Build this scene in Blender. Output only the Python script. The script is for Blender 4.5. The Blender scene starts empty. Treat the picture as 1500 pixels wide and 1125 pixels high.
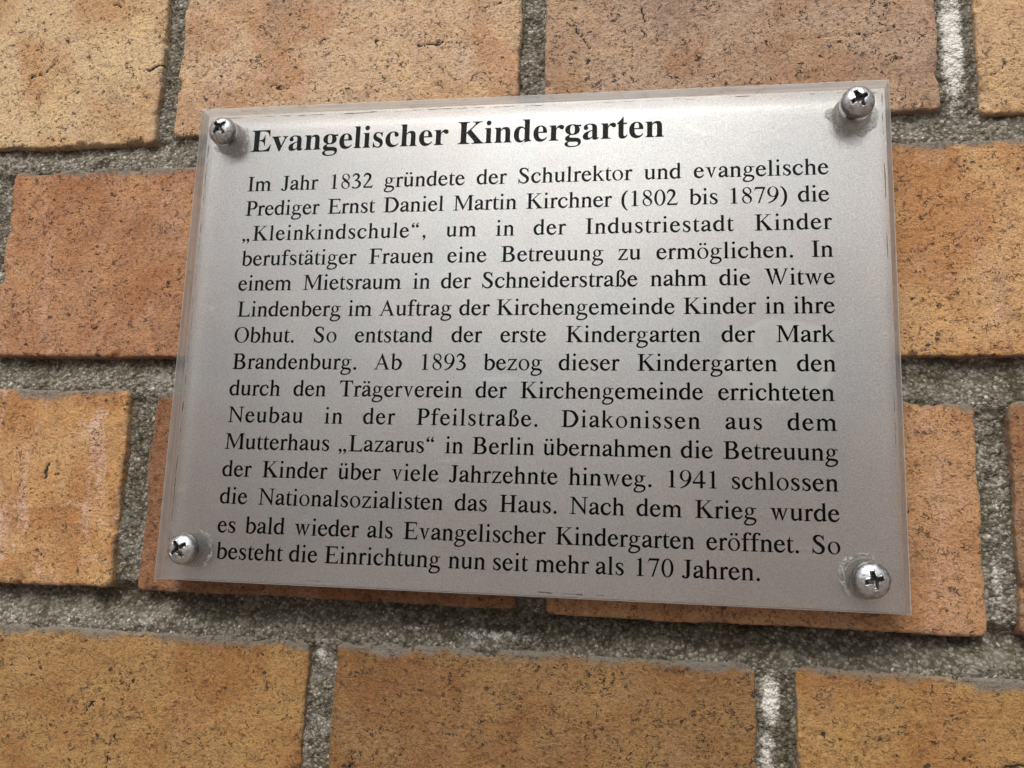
import bpy, math, random
import numpy as np
from mathutils import Vector, Matrix
from mathutils.geometry import tessellate_polygon
PI = math.pi
scene = bpy.context.scene
col = scene.collection
HEIGHT = 1.7            # the plaque's centre above the street, metres

# ---------------------------------------------------------------- camera
cd = bpy.data.cameras.new('camera'); cam = bpy.data.objects.new('camera', cd); col.objects.link(cam)
cd.sensor_width = 36; cd.lens = 36*1240/1500; cd.clip_start = .005; cd.clip_end = 50
cx, cy, cz = 36.545, -54.983, 236.214        # millimetres: right of, below, in front of the plaque's centre
RC = np.array([[0.98815549, 0.03462646, -0.14949828], [0.00907138, -0.98568683, -0.16834246], [-0.15318759, 0.16499237, -0.97432596]])
b = lambda v: Vector((v[0], -v[2], v[1]))
X_, Y_, Z_ = b(RC[0]), -b(RC[1]), -b(RC[2])
mw = Matrix((X_, Y_, Z_)).transposed().to_4x4()
mw.translation = Vector((cx/1000, -cz/1000, HEIGHT+cy/1000))
cam.matrix_world = mw
scene.camera = cam

# ---------------------------------------------------------------- daylight: an overcast sky and a broad, weak sun
SUN_EL, SUN_AZ = math.radians(50), math.radians(-8)      # azimuth: 0 = square on to the wall, positive = from the right
w = bpy.data.worlds.new('World'); scene.world = w; w.use_nodes = True
nt = w.node_tree; N = nt.nodes; L = nt.links
bg = N['Background']
sky = N.new('ShaderNodeTexSky'); sky.sky_type = 'NISHITA'; sky.sun_disc = False
sky.sun_elevation = SUN_EL; sky.sun_rotation = PI-SUN_AZ; sky.dust_density = 4; sky.ozone_density = 1
grey = N.new('ShaderNodeRGBToBW'); L.new(sky.outputs[0], grey.inputs[0])
cloud = N.new('ShaderNodeMixRGB'); cloud.inputs[0].default_value = .78       # cloud takes most of the blue away
L.new(sky.outputs[0], cloud.inputs[1]); L.new(grey.outputs[0], cloud.inputs[2])
tc = N.new('ShaderNodeTexCoord'); sep = N.new('ShaderNodeSeparateXYZ'); L.new(tc.outputs['Generated'], sep.inputs[0])
def mrange(a, b_, lo=0, hi=1):
    m = N.new('ShaderNodeMapRange'); m.interpolation_type = 'SMOOTHSTEP'
    m.inputs[1].default_value = a; m.inputs[2].default_value = b_; m.inputs[3].default_value = lo; m.inputs[4].default_value = hi
    return m
nz = N.new('ShaderNodeTexNoise'); nz.inputs['Scale'].default_value = 4.0; L.new(tc.outputs['Generated'], nz.inputs['Vector'])
off = N.new('ShaderNodeMath'); off.operation = 'MULTIPLY_ADD'; off.inputs[1].default_value = -.75; L.new(nz.outputs[0], off.inputs[0]); L.new(sep.outputs[2], off.inputs[2])
m1 = mrange(-.30, .06); L.new(off.outputs[0], m1.inputs[0])
town = N.new('ShaderNodeMixRGB'); town.inputs[1].default_value = (1.75, 1.45, 1.32, 1)      # street and house fronts opposite
L.new(m1.outputs[0], town.inputs[0]); L.new(cloud.outputs[0], town.inputs[2])
L.new(town.outputs[0], bg.inputs[0]); bg.inputs[1].default_value = .12
sd = bpy.data.lights.new('sun', 'SUN'); sun = bpy.data.objects.new('sun', sd); col.objects.link(sun)
sd.energy = 1.3; sd.angle = math.radians(35); sd.color = (1, .96, .9)
to_sun = Vector((math.sin(SUN_AZ)*math.cos(SUN_EL), -math.cos(SUN_AZ)*math.cos(SUN_EL), math.sin(SUN_EL)))
sun.rotation_euler = to_sun.to_track_quat('Z', 'Y').to_euler(); sun.location = (0, -2, 4)
vs = scene.view_settings; vs.view_transform = 'Standard'; vs.look = 'None'; vs.gamma = 1; vs.use_curve_mapping = False
vs.exposure = 0.88
scene.cycles.max_bounces = 10; scene.cycles.transparent_max_bounces = 12; scene.cycles.transmission_bounces = 8; scene.cycles.diffuse_bounces = 6

# ---------------------------------------------------------------- helpers
def hash2(ix, iy, seed):
    h = (ix.astype(np.int64)*374761393 + iy.astype(np.int64)*668265263 + seed*2147483647) & 0xffffffff
    h = ((h ^ (h >> 13))*1274126177) & 0xffffffff
    h = ((h ^ (h >> 16))*2246822519) & 0xffffffff
    return ((h ^ (h >> 15)) & 0xffff)/65535.0
def vnoise(x, y, seed=0):
    x, y = np.broadcast_arrays(np.asarray(x, float), np.asarray(y, float))
    ix, iy = np.floor(x), np.floor(y); fx, fy = x-ix, y-iy
    fx = fx*fx*fx*(fx*(fx*6-15)+10); fy = fy*fy*fy*(fy*(fy*6-15)+10)
    a, b_, c, d = hash2(ix, iy, seed), hash2(ix+1, iy, seed), hash2(ix, iy+1, seed), hash2(ix+1, iy+1, seed)
    return (a*(1-fx)+b_*fx)*(1-fy)+(c*(1-fx)+d*fx)*fy
def fbm(x, y, seed=0, oct=3):
    s, t, a = 0, 0, 1.
    for k in range(oct):
        s = s+a*vnoise(x*2**k+17.3*k, y*2**k-9.1*k, seed+k); t += a; a *= .55
    return s/t
def sstep(a, b_, x):
    t = np.clip((x-a)/(b_-a), 0, 1); return t*t*(3-2*t)
class MB:                                          # collects vertices (mm: right, up, out of the wall) and faces
    def __init__(s): s.v, s.f, s.a, s.n = [], [], {}, 0
    def add(s, verts, faces, **attrs):
        verts = np.asarray(verts, float).reshape(-1, 3)
        for k in set(s.a) | set(attrs):
            s.a.setdefault(k, [np.zeros((s.n,))] if s.n else [])
            s.a[k].append(np.broadcast_to(np.asarray(attrs.get(k, 0.), float), (len(verts),)))
        s.v.append(verts); s.f += [(np.asarray(f)+s.n) for f in (faces if isinstance(faces, list) else [faces])]
        s.n += len(verts)
    def grid(s, X, Y, Z, keep=None, **attrs):
        ny, nx = X.shape; idx = np.arange(nx*ny).reshape(ny, nx)
        q = np.stack([idx[:-1, :-1], idx[:-1, 1:], idx[1:, 1:], idx[1:, :-1]], -1)
        q = q[keep] if keep is not None else q.reshape(-1, 4)
        s.add(np.stack([X, Y, Z], -1).reshape(-1, 3), q, **{k: np.broadcast_to(v, X.shape).ravel() for k, v in attrs.items()})
    def build(s, name, mat, parent=None, smooth=True):
        V = np.vstack(s.v); co = np.stack([V[:, 0], -V[:, 2], V[:, 1]], 1)/1000.0
        me = bpy.data.meshes.new(name); me.vertices.add(len(co)); me.vertices.foreach_set('co', co.astype(np.float32).ravel())
        loops = np.concatenate([f.ravel() for f in s.f]); tot = np.concatenate([np.full(len(f), f.shape[1]) for f in s.f])
        start = np.concatenate([[0], np.cumsum(tot)[:-1]])
        me.loops.add(len(loops)); me.loops.foreach_set('vertex_index', loops.astype(np.int32))
        me.polygons.add(len(tot)); me.polygons.foreach_set('loop_start', start.astype(np.int32))
        me.polygons.foreach_set('use_smooth', np.full(len(tot), smooth))
        me.update(calc_edges=True)
        for k, parts in s.a.items():
            at = me.attributes.new(k, 'FLOAT', 'POINT'); at.data.foreach_set('value', np.concatenate(parts).astype(np.float32))
        me.validate()
        me.materials.append(mat)
        return link(name, me, parent)
def link(name, me, parent=None):
    o = bpy.data.objects.new(name, me); col.objects.link(o)
    if parent: o.parent = parent
    o.location = (0, 0, HEIGHT) if parent is None else ((0, 0, HEIGHT-parent.location.z) if parent.parent is None else (0, 0, 0))
    return o
def empty(name, loc, **props):
    o = bpy.data.objects.new(name, None); o.empty_display_size = .05; col.objects.link(o); o.location = loc
    for k, v in props.items(): o[k] = v
    return o
class NT:                                          # small node-graph writer
    def __init__(s, name):
        s.m = bpy.data.materials.new(name); s.m.use_nodes = True; s.t = s.m.node_tree; s.t.nodes.clear()
        s.out = s.t.nodes.new('ShaderNodeOutputMaterial')
        s.tc = s.t.nodes.new('ShaderNodeTexCoord')
        s.mm = s.vmap((1000, 1000, 1000))           # object space in millimetres
    def n(s, kind, **k):
        nd = s.t.nodes.new('ShaderNode'+kind)
        for a, v in k.items(): setattr(nd, a, v)
        return nd
    def put(s, sock, v):
        if hasattr(v, 'links') or isinstance(v, bpy.types.NodeSocket): s.t.links.new(v, sock)
        else: sock.default_value = v
    def vmap(s, sc, src=None, loc=(0, 0, 0), rot=(0, 0, 0)):
        m = s.n('Mapping'); s.t.links.new(src or s.tc.outputs['Object'], m.inputs[0])
        m.inputs['Scale'].default_value = sc; m.inputs['Location'].default_value = loc; m.inputs['Rotation'].default_value = rot; return m.outputs[0]
    def math(s, op, a, b_=0., c=None, clamp=False):
        m = s.n('Math', operation=op, use_clamp=clamp); s.put(m.inputs[0], a); s.put(m.inputs[1], b_)
        if c is not None: s.put(m.inputs[2], c)
        return m.outputs[0]
    def noise(s, size, detail=2., rough=.5, dist=0., vec=None, col_=False):
        m = s.n('TexNoise'); s.put(m.inputs['Vector'], vec or s.mm); m.inputs['Scale'].default_value = 1./size
        m.inputs['Detail'].default_value = detail; m.inputs['Roughness'].default_value = rough; m.inputs['Distortion'].default_value = dist
        return m.outputs[1 if col_ else 0]
    def vor(s, size, vec=None, feature='F1'):
        m = s.n('TexVoronoi', feature=feature); s.put(m.inputs['Vector'], vec or s.mm); m.inputs['Scale'].default_value = 1./size; return m
    def ss(s, v, a, b_, lo=0., hi=1.):
        m = s.n('MapRange', interpolation_type='SMOOTHSTEP'); s.put(m.inputs[0], v)
        m.inputs[1].default_value = a; m.inputs[2].default_value = b_; m.inputs[3].default_value = lo; m.inputs[4].default_value = hi; return m.outputs[0]
    def mix(s, f, a, b_, mode='MIX'):
        m = s.n('MixRGB', blend_type=mode); s.put(m.inputs[0], f); s.put(m.inputs[1], a); s.put(m.inputs[2], b_); return m.outputs[0]
    def attr(s, name):
        m = s.n('Attribute', attribute_name=name); return m.outputs['Fac']
    def bump(s, h, dist, strength=1., normal=None):
        m = s.n('Bump'); m.inputs['Strength'].default_value = strength; m.inputs['Distance'].default_value = dist; s.put(m.inputs['Height'], h)
        if normal is not None: s.put(m.inputs['Normal'], normal)
        return m.outputs[0]
    def bsdf(s, **k):
        p = s.n('BsdfPrincipled')
        for a, v in k.items(): s.put(p.inputs[a.replace('_', ' ')], v)
        return p.outputs[0]
    def warp(s, size, amt, vec=None):              # coordinates shaken by noise
        v = vec or s.mm
        a = s.n('VectorMath', operation='MULTIPLY_ADD'); s.put(a.inputs[0], s.noise(size, 2, vec=v, col_=True)); a.inputs[1].default_value = (amt,)*3; s.put(a.inputs[2], v); return a.outputs[0]
    def done(s, shader):
        s.t.links.new(shader, s.out.inputs[0]); return s.m
def rgba(r, g, b_): return (r, g, b_, 1)

# ---------------------------------------------------------------- materials
def mat_brick():
    t = NT('fired_brick')
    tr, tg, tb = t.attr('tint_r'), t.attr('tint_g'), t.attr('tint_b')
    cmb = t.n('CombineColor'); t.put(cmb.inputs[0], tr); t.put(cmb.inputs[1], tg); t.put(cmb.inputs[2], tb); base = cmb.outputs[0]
    streak = t.vmap((1, 1, .28), t.mm)                       # run-marks stand upright
    bed = t.vmap((.82, 1, 1.15), t.mm, rot=(0, .18, 0))      # the clay's grain lies along the brick
    big = t.noise(26, 3, .55, .4, t.warp(40, 14))
    c = t.mix(t.ss(big, .40, .66), base, t.mix(1, base, rgba(.82, .66, .54), 'MULTIPLY'))
    c = t.mix(t.ss(t.noise(17, 3, .6, .3, t.warp(30, 25)), .53, .68, 0, .55), c, t.mix(1, base, rgba(1.14, 1.12, .95), 'MULTIPLY'))
    c = t.mix(t.ss(t.noise(14, 4, .6, .5, t.vmap((1, 1, 1), t.mm, (90, 0, 40))), .56, .72, 0, .6), c, t.mix(1, base, rgba(.80, .74, .80), 'MULTIPLY'))
    c = t.mix(t.ss(t.noise(24, 5, .62, .7, t.vmap((1, 1, 1.3), t.mm, (21, 0, 66))), .55, .70, 0, .7), c, t.mix(1, base, rgba(.66, .63, .66), 'MULTIPLY'))      # firing marks
    pink = t.math('MULTIPLY', t.ss(t.noise(11, 5, .68, .7, streak), .55, .63), t.attr('pink'))
    c = t.mix(t.math('MULTIPLY', pink, t.ss(t.noise(1.3, 4, .75), .36, .62, .12, .8)), c, rgba(.52, .35, .28))
    fine = t.noise(1.0, 5, .72, .2, bed); fine2 = t.noise(.62, 4, .75)
    c = t.mix(t.ss(fine, .49, .33, 0, .68), c, t.mix(1, base, rgba(.30, .27, .25), 'MULTIPLY'))
    c = t.mix(t.ss(fine, .54, .70, 0, .45), c, t.mix(.35, base, rgba(.66, .45, .25)))
    c = t.mix(t.ss(fine2, .53, .62, 0, .62), c, t.mix(1, base, rgba(.33, .30, .28), 'MULTIPLY'))
    # torn fissures: thin ridges of a shaken noise, broken up by a mask
    r1 = t.math('ABSOLUTE', t.math('SUBTRACT', t.noise(3.6, 3, .6, .7, bed), .5))
    fis = t.math('MULTIPLY', t.ss(r1, .026, .008), t.ss(t.noise(2.2, 3, .65, 0, t.vmap((1, 1, 1), t.mm, (31, 7, 3))), .54, .59))
    r2 = t.math('ABSOLUTE', t.math('SUBTRACT', t.noise(1.7, 2, .6, .9, t.vmap((.8, 1, 1.2), t.mm, (11, 5, 71), (0, -.5, 0))), .5))
    fis2 = t.math('MULTIPLY', t.ss(r2, .040, .012), t.ss(t.noise(1.5, 2, .6, 0, t.vmap((1, 1, 1), t.mm, (3, 77, 13))), .55, .61))
    # pits, ragged
    v = t.vor(2.7, t.warp(.55, 1.5, t.warp(1.4, 1.6, bed))); vc = t.n('SeparateColor'); t.put(vc.inputs[0], v.outputs['Color'])
    rad = t.math('MULTIPLY_ADD', t.ss(vc.outputs[0], .68, 1.), .22, -.02)
    pit = t.ss(t.math('SUBTRACT', v.outputs['Distance'], rad), .05, -.03)
    v2 = t.vor(11, t.warp(.8, 2.4, t.warp(2.6, 4.2, bed))); vc2 = t.n('SeparateColor'); t.put(vc2.inputs[0], v2.outputs['Color'])
    pit2 = t.ss(t.math('SUBTRACT', v2.outputs['Distance'], t.math('MULTIPLY_ADD', t.ss(vc2.outputs[1], .45, 1.), .16, -.03)), .03, -.02)
    clus = t.ss(t.noise(8, 3, .6, .3, t.vmap((1, 1, 1), t.mm, (5, 61, 29))), .40, .60, .12, 1.)
    hole = t.math('MAXIMUM', t.math('MULTIPLY', t.math('MAXIMUM', fis, t.math('MULTIPLY', fis2, .8)), t.math('MULTIPLY', clus, t.attr('pits'))), t.math('MAXIMUM', t.math('MULTIPLY', pit, .95), pit2))
    c = t.mix(t.math('MULTIPLY', hole, .94), c, rgba(.022, .018, .016))
    c = t.mix(t.math('MULTIPLY', t.ss(t.math('MULTIPLY_ADD', t.noise(.6, 2), .5, t.attr('crack')), .62, .85), .95), c, rgba(.02, .017, .014))
    # mortar smear and grime along the arrises
    scuff = t.math('MULTIPLY', t.math('MULTIPLY', t.ss(t.noise(15, 5, .68, .6, t.vmap((1, 1, .7), t.mm, (70, 2, 33))), .56, .66), t.ss(t.noise(.9, 4, .75), .42, .60)), t.attr('pink'))
    c = t.mix(t.math('MULTIPLY', scuff, .75), c, rgba(.60, .47, .38))
    e = t.math('MULTIPLY_ADD', t.noise(5, 4, .65), -6.5, t.attr('edge'))
    c = t.mix(t.ss(e, -1.7, -3.0, 0, .55), c, rgba(.19, .16, .12))
    c = t.mix(t.math('MULTIPLY', t.attr('smear'), t.ss(t.noise(1.6, 4, .7), .22, .44)), c, rgba(.17, .15, .12))
    h = t.math('MULTIPLY_ADD', hole, -.9, t.math('MULTIPLY_ADD', fine, .55, t.math('MULTIPLY', fine2, .28)))
    nrm = t.bump(h, .0014, 1.)
    return t.done(t.bsdf(Base_Color=c, Roughness=.82, Normal=nrm, Specular_IOR_Level=.35))
def mat_mortar():
    t = NT('sandy_mortar')
    v = t.vor(.95, t.warp(.5, .35)); sc = t.n('SeparateColor'); t.put(sc.inputs[0], v.outputs['Color'])
    v2 = t.vor(.45)
    c = t.mix(t.ss(sc.outputs[0], 0., 1.), rgba(.098, .089, .070), rgba(.255, .235, .195))
    c = t.mix(t.ss(sc.outputs[1], .88, .95, 0, .7), c, rgba(.38, .36, .30))
    c = t.mix(t.ss(sc.outputs[2], .978, .986), c, rgba(.46, .44, .38))
    c = t.mix(t.ss(v.outputs['Distance'], .46, .7, 0, .7), c, rgba(.075, .066, .048))
    c = t.mix(t.ss(t.noise(13, 4, .65, .5), .42, .62, 0, .75), c, t.mix(1, c, rgba(.58, .56, .48), 'MULTIPLY'))
    c = t.mix(t.ss(t.noise(9, 4, .65, .5, t.vmap((1, 1, 1), t.mm, (44, 3, 80))), .54, .68, 0, .6), c, t.mix(.5, c, rgba(.33, .32, .285)))      # algae and sooty blotches
    c = t.mix(t.math('MULTIPLY', t.attr('soot'), t.ss(t.noise(4, 4, .65), .28, .55, .45, 1)), c, t.mix(1, c, rgba(.46, .44, .385), 'MULTIPLY'))  # shade below the plaque and brick edges, painted into the mortar colour
    lime = t.math('MULTIPLY_ADD', t.noise(2.2, 4, .7), 1.1, t.math('MULTIPLY_ADD', t.noise(.7, 3, .7), .75, t.attr('lime')))
    c = t.mix(t.ss(lime, 1.34, 1.80, 0, .88), c, rgba(.60, .59, .54))
    h = t.math('MULTIPLY_ADD', v.outputs['Distance'], -.8, t.math('MULTIPLY_ADD', v2.outputs['Distance'], -.35, t.math('MULTIPLY', t.noise(2.4, 3), .6)))
    return t.done(t.bsdf(Base_Color=c, Roughness=1., Specular_IOR_Level=.08, Normal=t.bump(h, .0011, .75)))
def mat_film():
    t = NT('satin_silver_film')
    g1, g2 = t.noise(.55, 2, .7), t.noise(.26, 1, .5)                      # metal flake in the silver ink
    g = t.math('MULTIPLY_ADD', t.math('SUBTRACT', g1, .5), .9, t.math('MULTIPLY_ADD', t.math('SUBTRACT', g2, .5), .9, .5))
    c = t.mix(t.ss(g, .05, .95), rgba(.47, .46, .455), rgba(1, .99, .98))
    vz = t.vor(2.6); vs_ = t.n('SeparateColor'); t.put(vs_.inputs[0], vz.outputs['Color'])
    speck = t.math('MULTIPLY', t.ss(vz.outputs['Distance'], .055, .03), t.ss(vs_.outputs[0], .93, .95))
    c = t.mix(t.math('MULTIPLY', speck, .7), c, rgba(.12, .11, .09))
    # a pale rubbed patch where the film has lost its key to the sheet
    p = t.n('SeparateXYZ'); t.put(p.inputs[0], t.warp(9, 9))
    ex = t.math('DIVIDE', t.math('SUBTRACT', p.outputs[0], 78.0), 14.5); ez = t.math('DIVIDE', t.math('ADD', p.outputs[2], 2.5), 11.5)
    rr = t.math('SQRT', t.math('ADD', t.math('MULTIPLY', ex, ex), t.math('MULTIPLY', ez, ez)))
    rim = t.math('MULTIPLY', t.ss(rr, .55, .95), t.ss(rr, 1.08, .98))
    patch = t.math('MULTIPLY', t.math('MAXIMUM', t.math('MULTIPLY', rim, .8), t.ss(rr, 1.0, .5, 0, .42)), t.ss(t.noise(5, 4, .65), .30, .58, .25, 1))
    scr = t.math('MULTIPLY', t.ss(t.math('ABSOLUTE', t.math('SUBTRACT', t.noise(6, 1, .5, .3, t.vmap((.12, 1, 1.1), t.mm, rot=(0, .5, 0))), .5)), .012, .003), t.ss(t.noise(13, 3, .6), .58, .66))
    scr2 = t.math('MULTIPLY', t.ss(t.math('ABSOLUTE', t.math('SUBTRACT', t.noise(5, 1, .5, .2, t.vmap((1, 1, .1), t.mm, rot=(0, .35, 0))), .5)), .010, .003), t.ss(t.noise(15, 3, .6, 0, t.vmap((1, 1, 1), t.mm, (50, 9, 9))), .60, .68))
    c = t.mix(t.math('MULTIPLY', t.math('MAXIMUM', scr, scr2), .5), c, rgba(1, 1, 1))
    c = t.mix(t.ss(t.noise(38, 4, .6, .8), .42, .66, 0, .5), c, t.mix(1, c, rgba(.90, .86, .85), 'MULTIPLY'))     # bloom and tarnish
    c = t.mix(t.ss(t.noise(30, 4, .6, .8, t.vmap((1, 1, 1), t.mm, (9, 90, 60))), .48, .70, 0, .6), c, t.mix(1, c, rgba(.90, .97, 1.), 'MULTIPLY'))
    c = t.mix(t.math('MULTIPLY', patch, .95, clamp=True), c, rgba(1, 1, .97))
    met = t.bsdf(Base_Color=c, Metallic=1., Roughness=.30, Normal=t.bump(g, .00010, .6))
    dif = t.n('BsdfDiffuse'); t.put(dif.inputs[0], t.mix(.4, c, rgba(.84, .83, .82)))
    pale = t.n('BsdfDiffuse'); pale.inputs[0].default_value = rgba(.84, .85, .80)
    trn = t.n('BsdfTranslucent'); trn.inputs[0].default_value = rgba(.97, .965, .96)
    m1 = t.n('MixShader'); m1.inputs[0].default_value = .86; t.put(m1.inputs[1], dif.outputs[0]); t.put(m1.inputs[2], trn.outputs[0])
    m2 = t.n('MixShader'); m2.inputs[0].default_value = .56; t.put(m2.inputs[1], m1.outputs[0]); t.put(m2.inputs[2], met)
    m3 = t.n('MixShader'); t.put(m3.inputs[0], t.math('MULTIPLY', patch, .7)); t.put(m3.inputs[1], m2.outputs[0]); t.put(m3.inputs[2], pale.outputs[0])
    return t.done(m3.outputs[0])
def mat_clear():
    t = NT('clear_acrylic')
    fr = t.n('Fresnel'); fr.inputs[0].default_value = 1.49
    tr = t.n('BsdfTransparent'); tr.inputs[0].default_value = rgba(.975, .985, .98)
    gl = t.n('BsdfGlossy'); gl.inputs[0].default_value = rgba(.25, .25, .25); t.put(gl.inputs['Roughness'], t.ss(t.noise(30, 3), .4, .7, .04, .16))
    m = t.n('MixShader'); t.put(m.inputs[0], fr.outputs[0]); t.put(m.inputs[1], tr.outputs[0]); t.put(m.inputs[2], gl.outputs[0])
    return t.done(m.outputs[0])
def mat_edge():
    t = NT('sawn_acrylic_edge')
    st = t.noise(2.0, 3, .6, 0, t.vmap((.05, 1.2, .05), t.mm))
    c = t.mix(t.ss(st, .3, .7), rgba(.66, .66, .655), rgba(.78, .78, .775))
    c = t.mix(t.ss(t.noise(7, 4, .65), .54, .68, 0, .45), c, rgba(.40, .38, .34))
    d = t.n('BsdfDiffuse'); t.put(d.inputs[0], c); tl = t.n('BsdfTranslucent'); t.put(tl.inputs[0], c)
    m = t.n('MixShader'); m.inputs[0].default_value = .45; t.put(m.inputs[1], d.outputs[0]); t.put(m.inputs[2], tl.outputs[0])
    g = t.n('BsdfGlossy'); g.inputs['Roughness'].default_value = .25
    m2 = t.n('MixShader'); m2.inputs[0].default_value = .12; t.put(m2.inputs[1], m.outputs[0]); t.put(m2.inputs[2], g.outputs[0])
    cl = t.n('BsdfTransparent'); cl.inputs[0].default_value = rgba(.95, .97, .96)
    m3 = t.n('MixShader'); t.put(m3.inputs[0], t.ss(st, .3, .7, .38, .30)); t.put(m3.inputs[1], m2.outputs[0]); t.put(m3.inputs[2], cl.outputs[0])
    return t.done(m3.outputs[0])
def mat_ink():
    t = NT('black_print')
    return t.done(t.bsdf(Base_Color=t.mix(t.noise(3, 2), rgba(.004, .0045, .005), rgba(.010, .010, .010)), Roughness=.6, Specular_IOR_Level=0.))
def mat_zinc():
    t = NT('zinc_plated_steel')
    n = t.noise(1.1, 4, .65)
    c = t.mix(t.ss(n, .42, .68), rgba(.50, .51, .515), rgba(.27, .27, .26))
    r = t.ss(t.noise(.7, 3), .3, .7, .26, .46)
    return t.done(t.bsdf(Base_Color=c, Metallic=1., Roughness=r, Normal=t.bump(t.noise(.5, 3), .00006, .5)))
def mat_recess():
    t = NT('dark_recess_steel')  # darker mottled metal, used in the cross recess alone
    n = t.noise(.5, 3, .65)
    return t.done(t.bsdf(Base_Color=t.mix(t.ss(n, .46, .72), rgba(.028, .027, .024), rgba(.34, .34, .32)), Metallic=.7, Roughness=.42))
def mat_drilled():
    t = NT('drilled_acrylic')
    n = t.noise(1.6, 4, .65, .5); ringn = t.noise(.8, 2, .5, 0, t.vmap((.1, 2.2, .1), t.mm))
    c = t.mix(t.ss(n, .40, .62, 0, .75), rgba(.98, .98, .97), rgba(.80, .79, .73))
    c = t.mix(t.ss(ringn, .5, .66, 0, .4), c, rgba(.9, .9, .87))
    c = t.mix(t.ss(t.noise(2.2, 3), .66, .74, 0, .7), c, rgba(.14, .15, .05))
    d = t.n('BsdfDiffuse'); t.put(d.inputs[0], c); tl = t.n('BsdfTranslucent'); t.put(tl.inputs[0], c)
    m = t.n('MixShader'); m.inputs[0].default_value = .55; t.put(m.inputs[1], d.outputs[0]); t.put(m.inputs[2], tl.outputs[0])
    cl = t.n('BsdfTransparent'); m3 = t.n('MixShader'); t.put(m3.inputs[0], t.ss(n, .40, .62, .48, .12)); t.put(m3.inputs[1], m.outputs[0]); t.put(m3.inputs[2], cl.outputs[0])
    return t.done(m3.outputs[0])
def mat_chips():
    t = NT('chipped_acrylic')
    n = t.noise(1.0, 4, .65, .4)
    c = t.mix(t.ss(n, .40, .58), rgba(.70, .69, .62), rgba(.96, .96, .94))
    d = t.n('BsdfDiffuse'); t.put(d.inputs[0], c); t.put(d.inputs['Normal'], t.bump(n, .0006, 1.))
    cl = t.n('BsdfTransparent')
    m = t.n('MixShader'); t.put(m.inputs[0], t.ss(t.noise(.8, 3, .7), .42, .58, .85, .05)); t.put(m.inputs[1], d.outputs[0]); t.put(m.inputs[2], cl.outputs[0])
    return t.done(m.outputs[0])
def mat_dirt():
    t = NT('trapped_dirt')
    return t.done(t.bsdf(Base_Color=t.mix(t.noise(1.2, 3), rgba(.11, .09, .07), rgba(.30, .25, .19)), Roughness=.9))

# ---------------------------------------------------------------- lettering
INK = 19                # spread of the printed ink, 1/1000 em
# glyph outlines in units of 1/1000 em, as lists of pieces; a piece is a list of closed contours (outline, holes)
def spline(pts, n=7):
    P = [np.array(p, float) for p in pts]
    P = [2*P[0]-P[1]] + P + [2*P[-1]-P[-2]]
    out = []
    for i in range(1, len(P)-2):
        a, b, c, d = P[i-1], P[i], P[i+1], P[i+2]
        for k in range(n):
            t = k/n
            out.append(.5*((2*b)+(-a+c)*t+(2*a-5*b+4*c-d)*t*t+(-a+3*b-3*c+d)*t**3))
    out.append(P[-2])
    return np.array(out)
def brush(*pts):
    S = spline(pts)
    T = np.gradient(S[:, :2], axis=0)
    T /= np.linalg.norm(T, axis=1)[:, None]+1e-9
    N = np.stack([-T[:, 1], T[:, 0]], 1)*(np.maximum(S[:, 2:3], 6)+INK)/2
    A, B = S[:, :2]+N, S[:, :2]-N
    return [[np.array([A[i], A[i+1], B[i+1], B[i]])] for i in range(len(S)-1)]     # a strip of quads
def poly(*p): return [[np.array(p, float)]]
def rect(x0, y0, x1, y1):
    x0, y0, x1, y1 = x0-INK/3, y0-INK/3, x1+INK/3, y1+INK/3
    return poly((x0, y0), (x1, y0), (x1, y1), (x0, y1))
def ell(cx, cy, rx, ry, rot=0, n=36):
    t = np.linspace(0, 2*PI, n, endpoint=False)
    x, y = rx*np.cos(t), ry*np.sin(t)
    return np.stack([cx+x*math.cos(rot)-y*math.sin(rot), cy+x*math.sin(rot)+y*math.cos(rot)], 1)
def ball(cx, cy, r): return [[ell(cx, cy, r+INK/3, r+INK/3, n=18)]]
def ring(cx, cy, rx, ry, ix, iy, rot=0):
    ix, iy = ix-INK/2, iy-INK/2
    return [[ell(cx, cy, rx, ry), ell(cx, cy, ix, iy, rot)]]
def foot(xl, xr, y, a, b, up=1, t=19):           # bracketed slab serif at a stem's end (up=1: foot, -1: head)
    s = up; t = t+INK*.6
    return poly((xl-a, y), (xr+b, y), (xr+b, y+s*t), (xr+b*.45, y+s*(t+3)), (xr+b*.16, y+s*(t+12)), (xr, y+s*(t+42)),
                (xl, y+s*(t+42)), (xl-a*.16, y+s*(t+12)), (xl-a*.45, y+s*(t+3)), (xl-a, y+s*t))
def flag(xl, xr, y, out=74):                     # slanted head of a lower-case stem
    return poly((xr, y-60), (xr, y+8), (xr-8, y+8), (xl-out, y-40), (xl-out, y-54), (xl-out*.35, y-47), (xl-8, y-56), (xl, y-80))
def stem(xl, xr, y0, y1): return rect(xl-INK/6, y0, xr+INK/6, y1)
def lcstem(xl, xr, y1, a=62, b=62, out=66): return stem(xl, xr, 0, y1-50)+flag(xl, xr, y1, out)+foot(xl, xr, 0, a, b, t=15)
def capstem(xl, xr, a=90, b=90, a2=None, b2=None): return stem(xl, xr, 0, 662)+foot(xl, xr, 0, a, b)+foot(xl, xr, 662, a2 or a, b2 or b, -1)
def dots(cx): return ball(cx-88, 600, 47)+ball(cx+88, 600, 47)
def umlaut_a(): return G_a()+dots(212)
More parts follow.
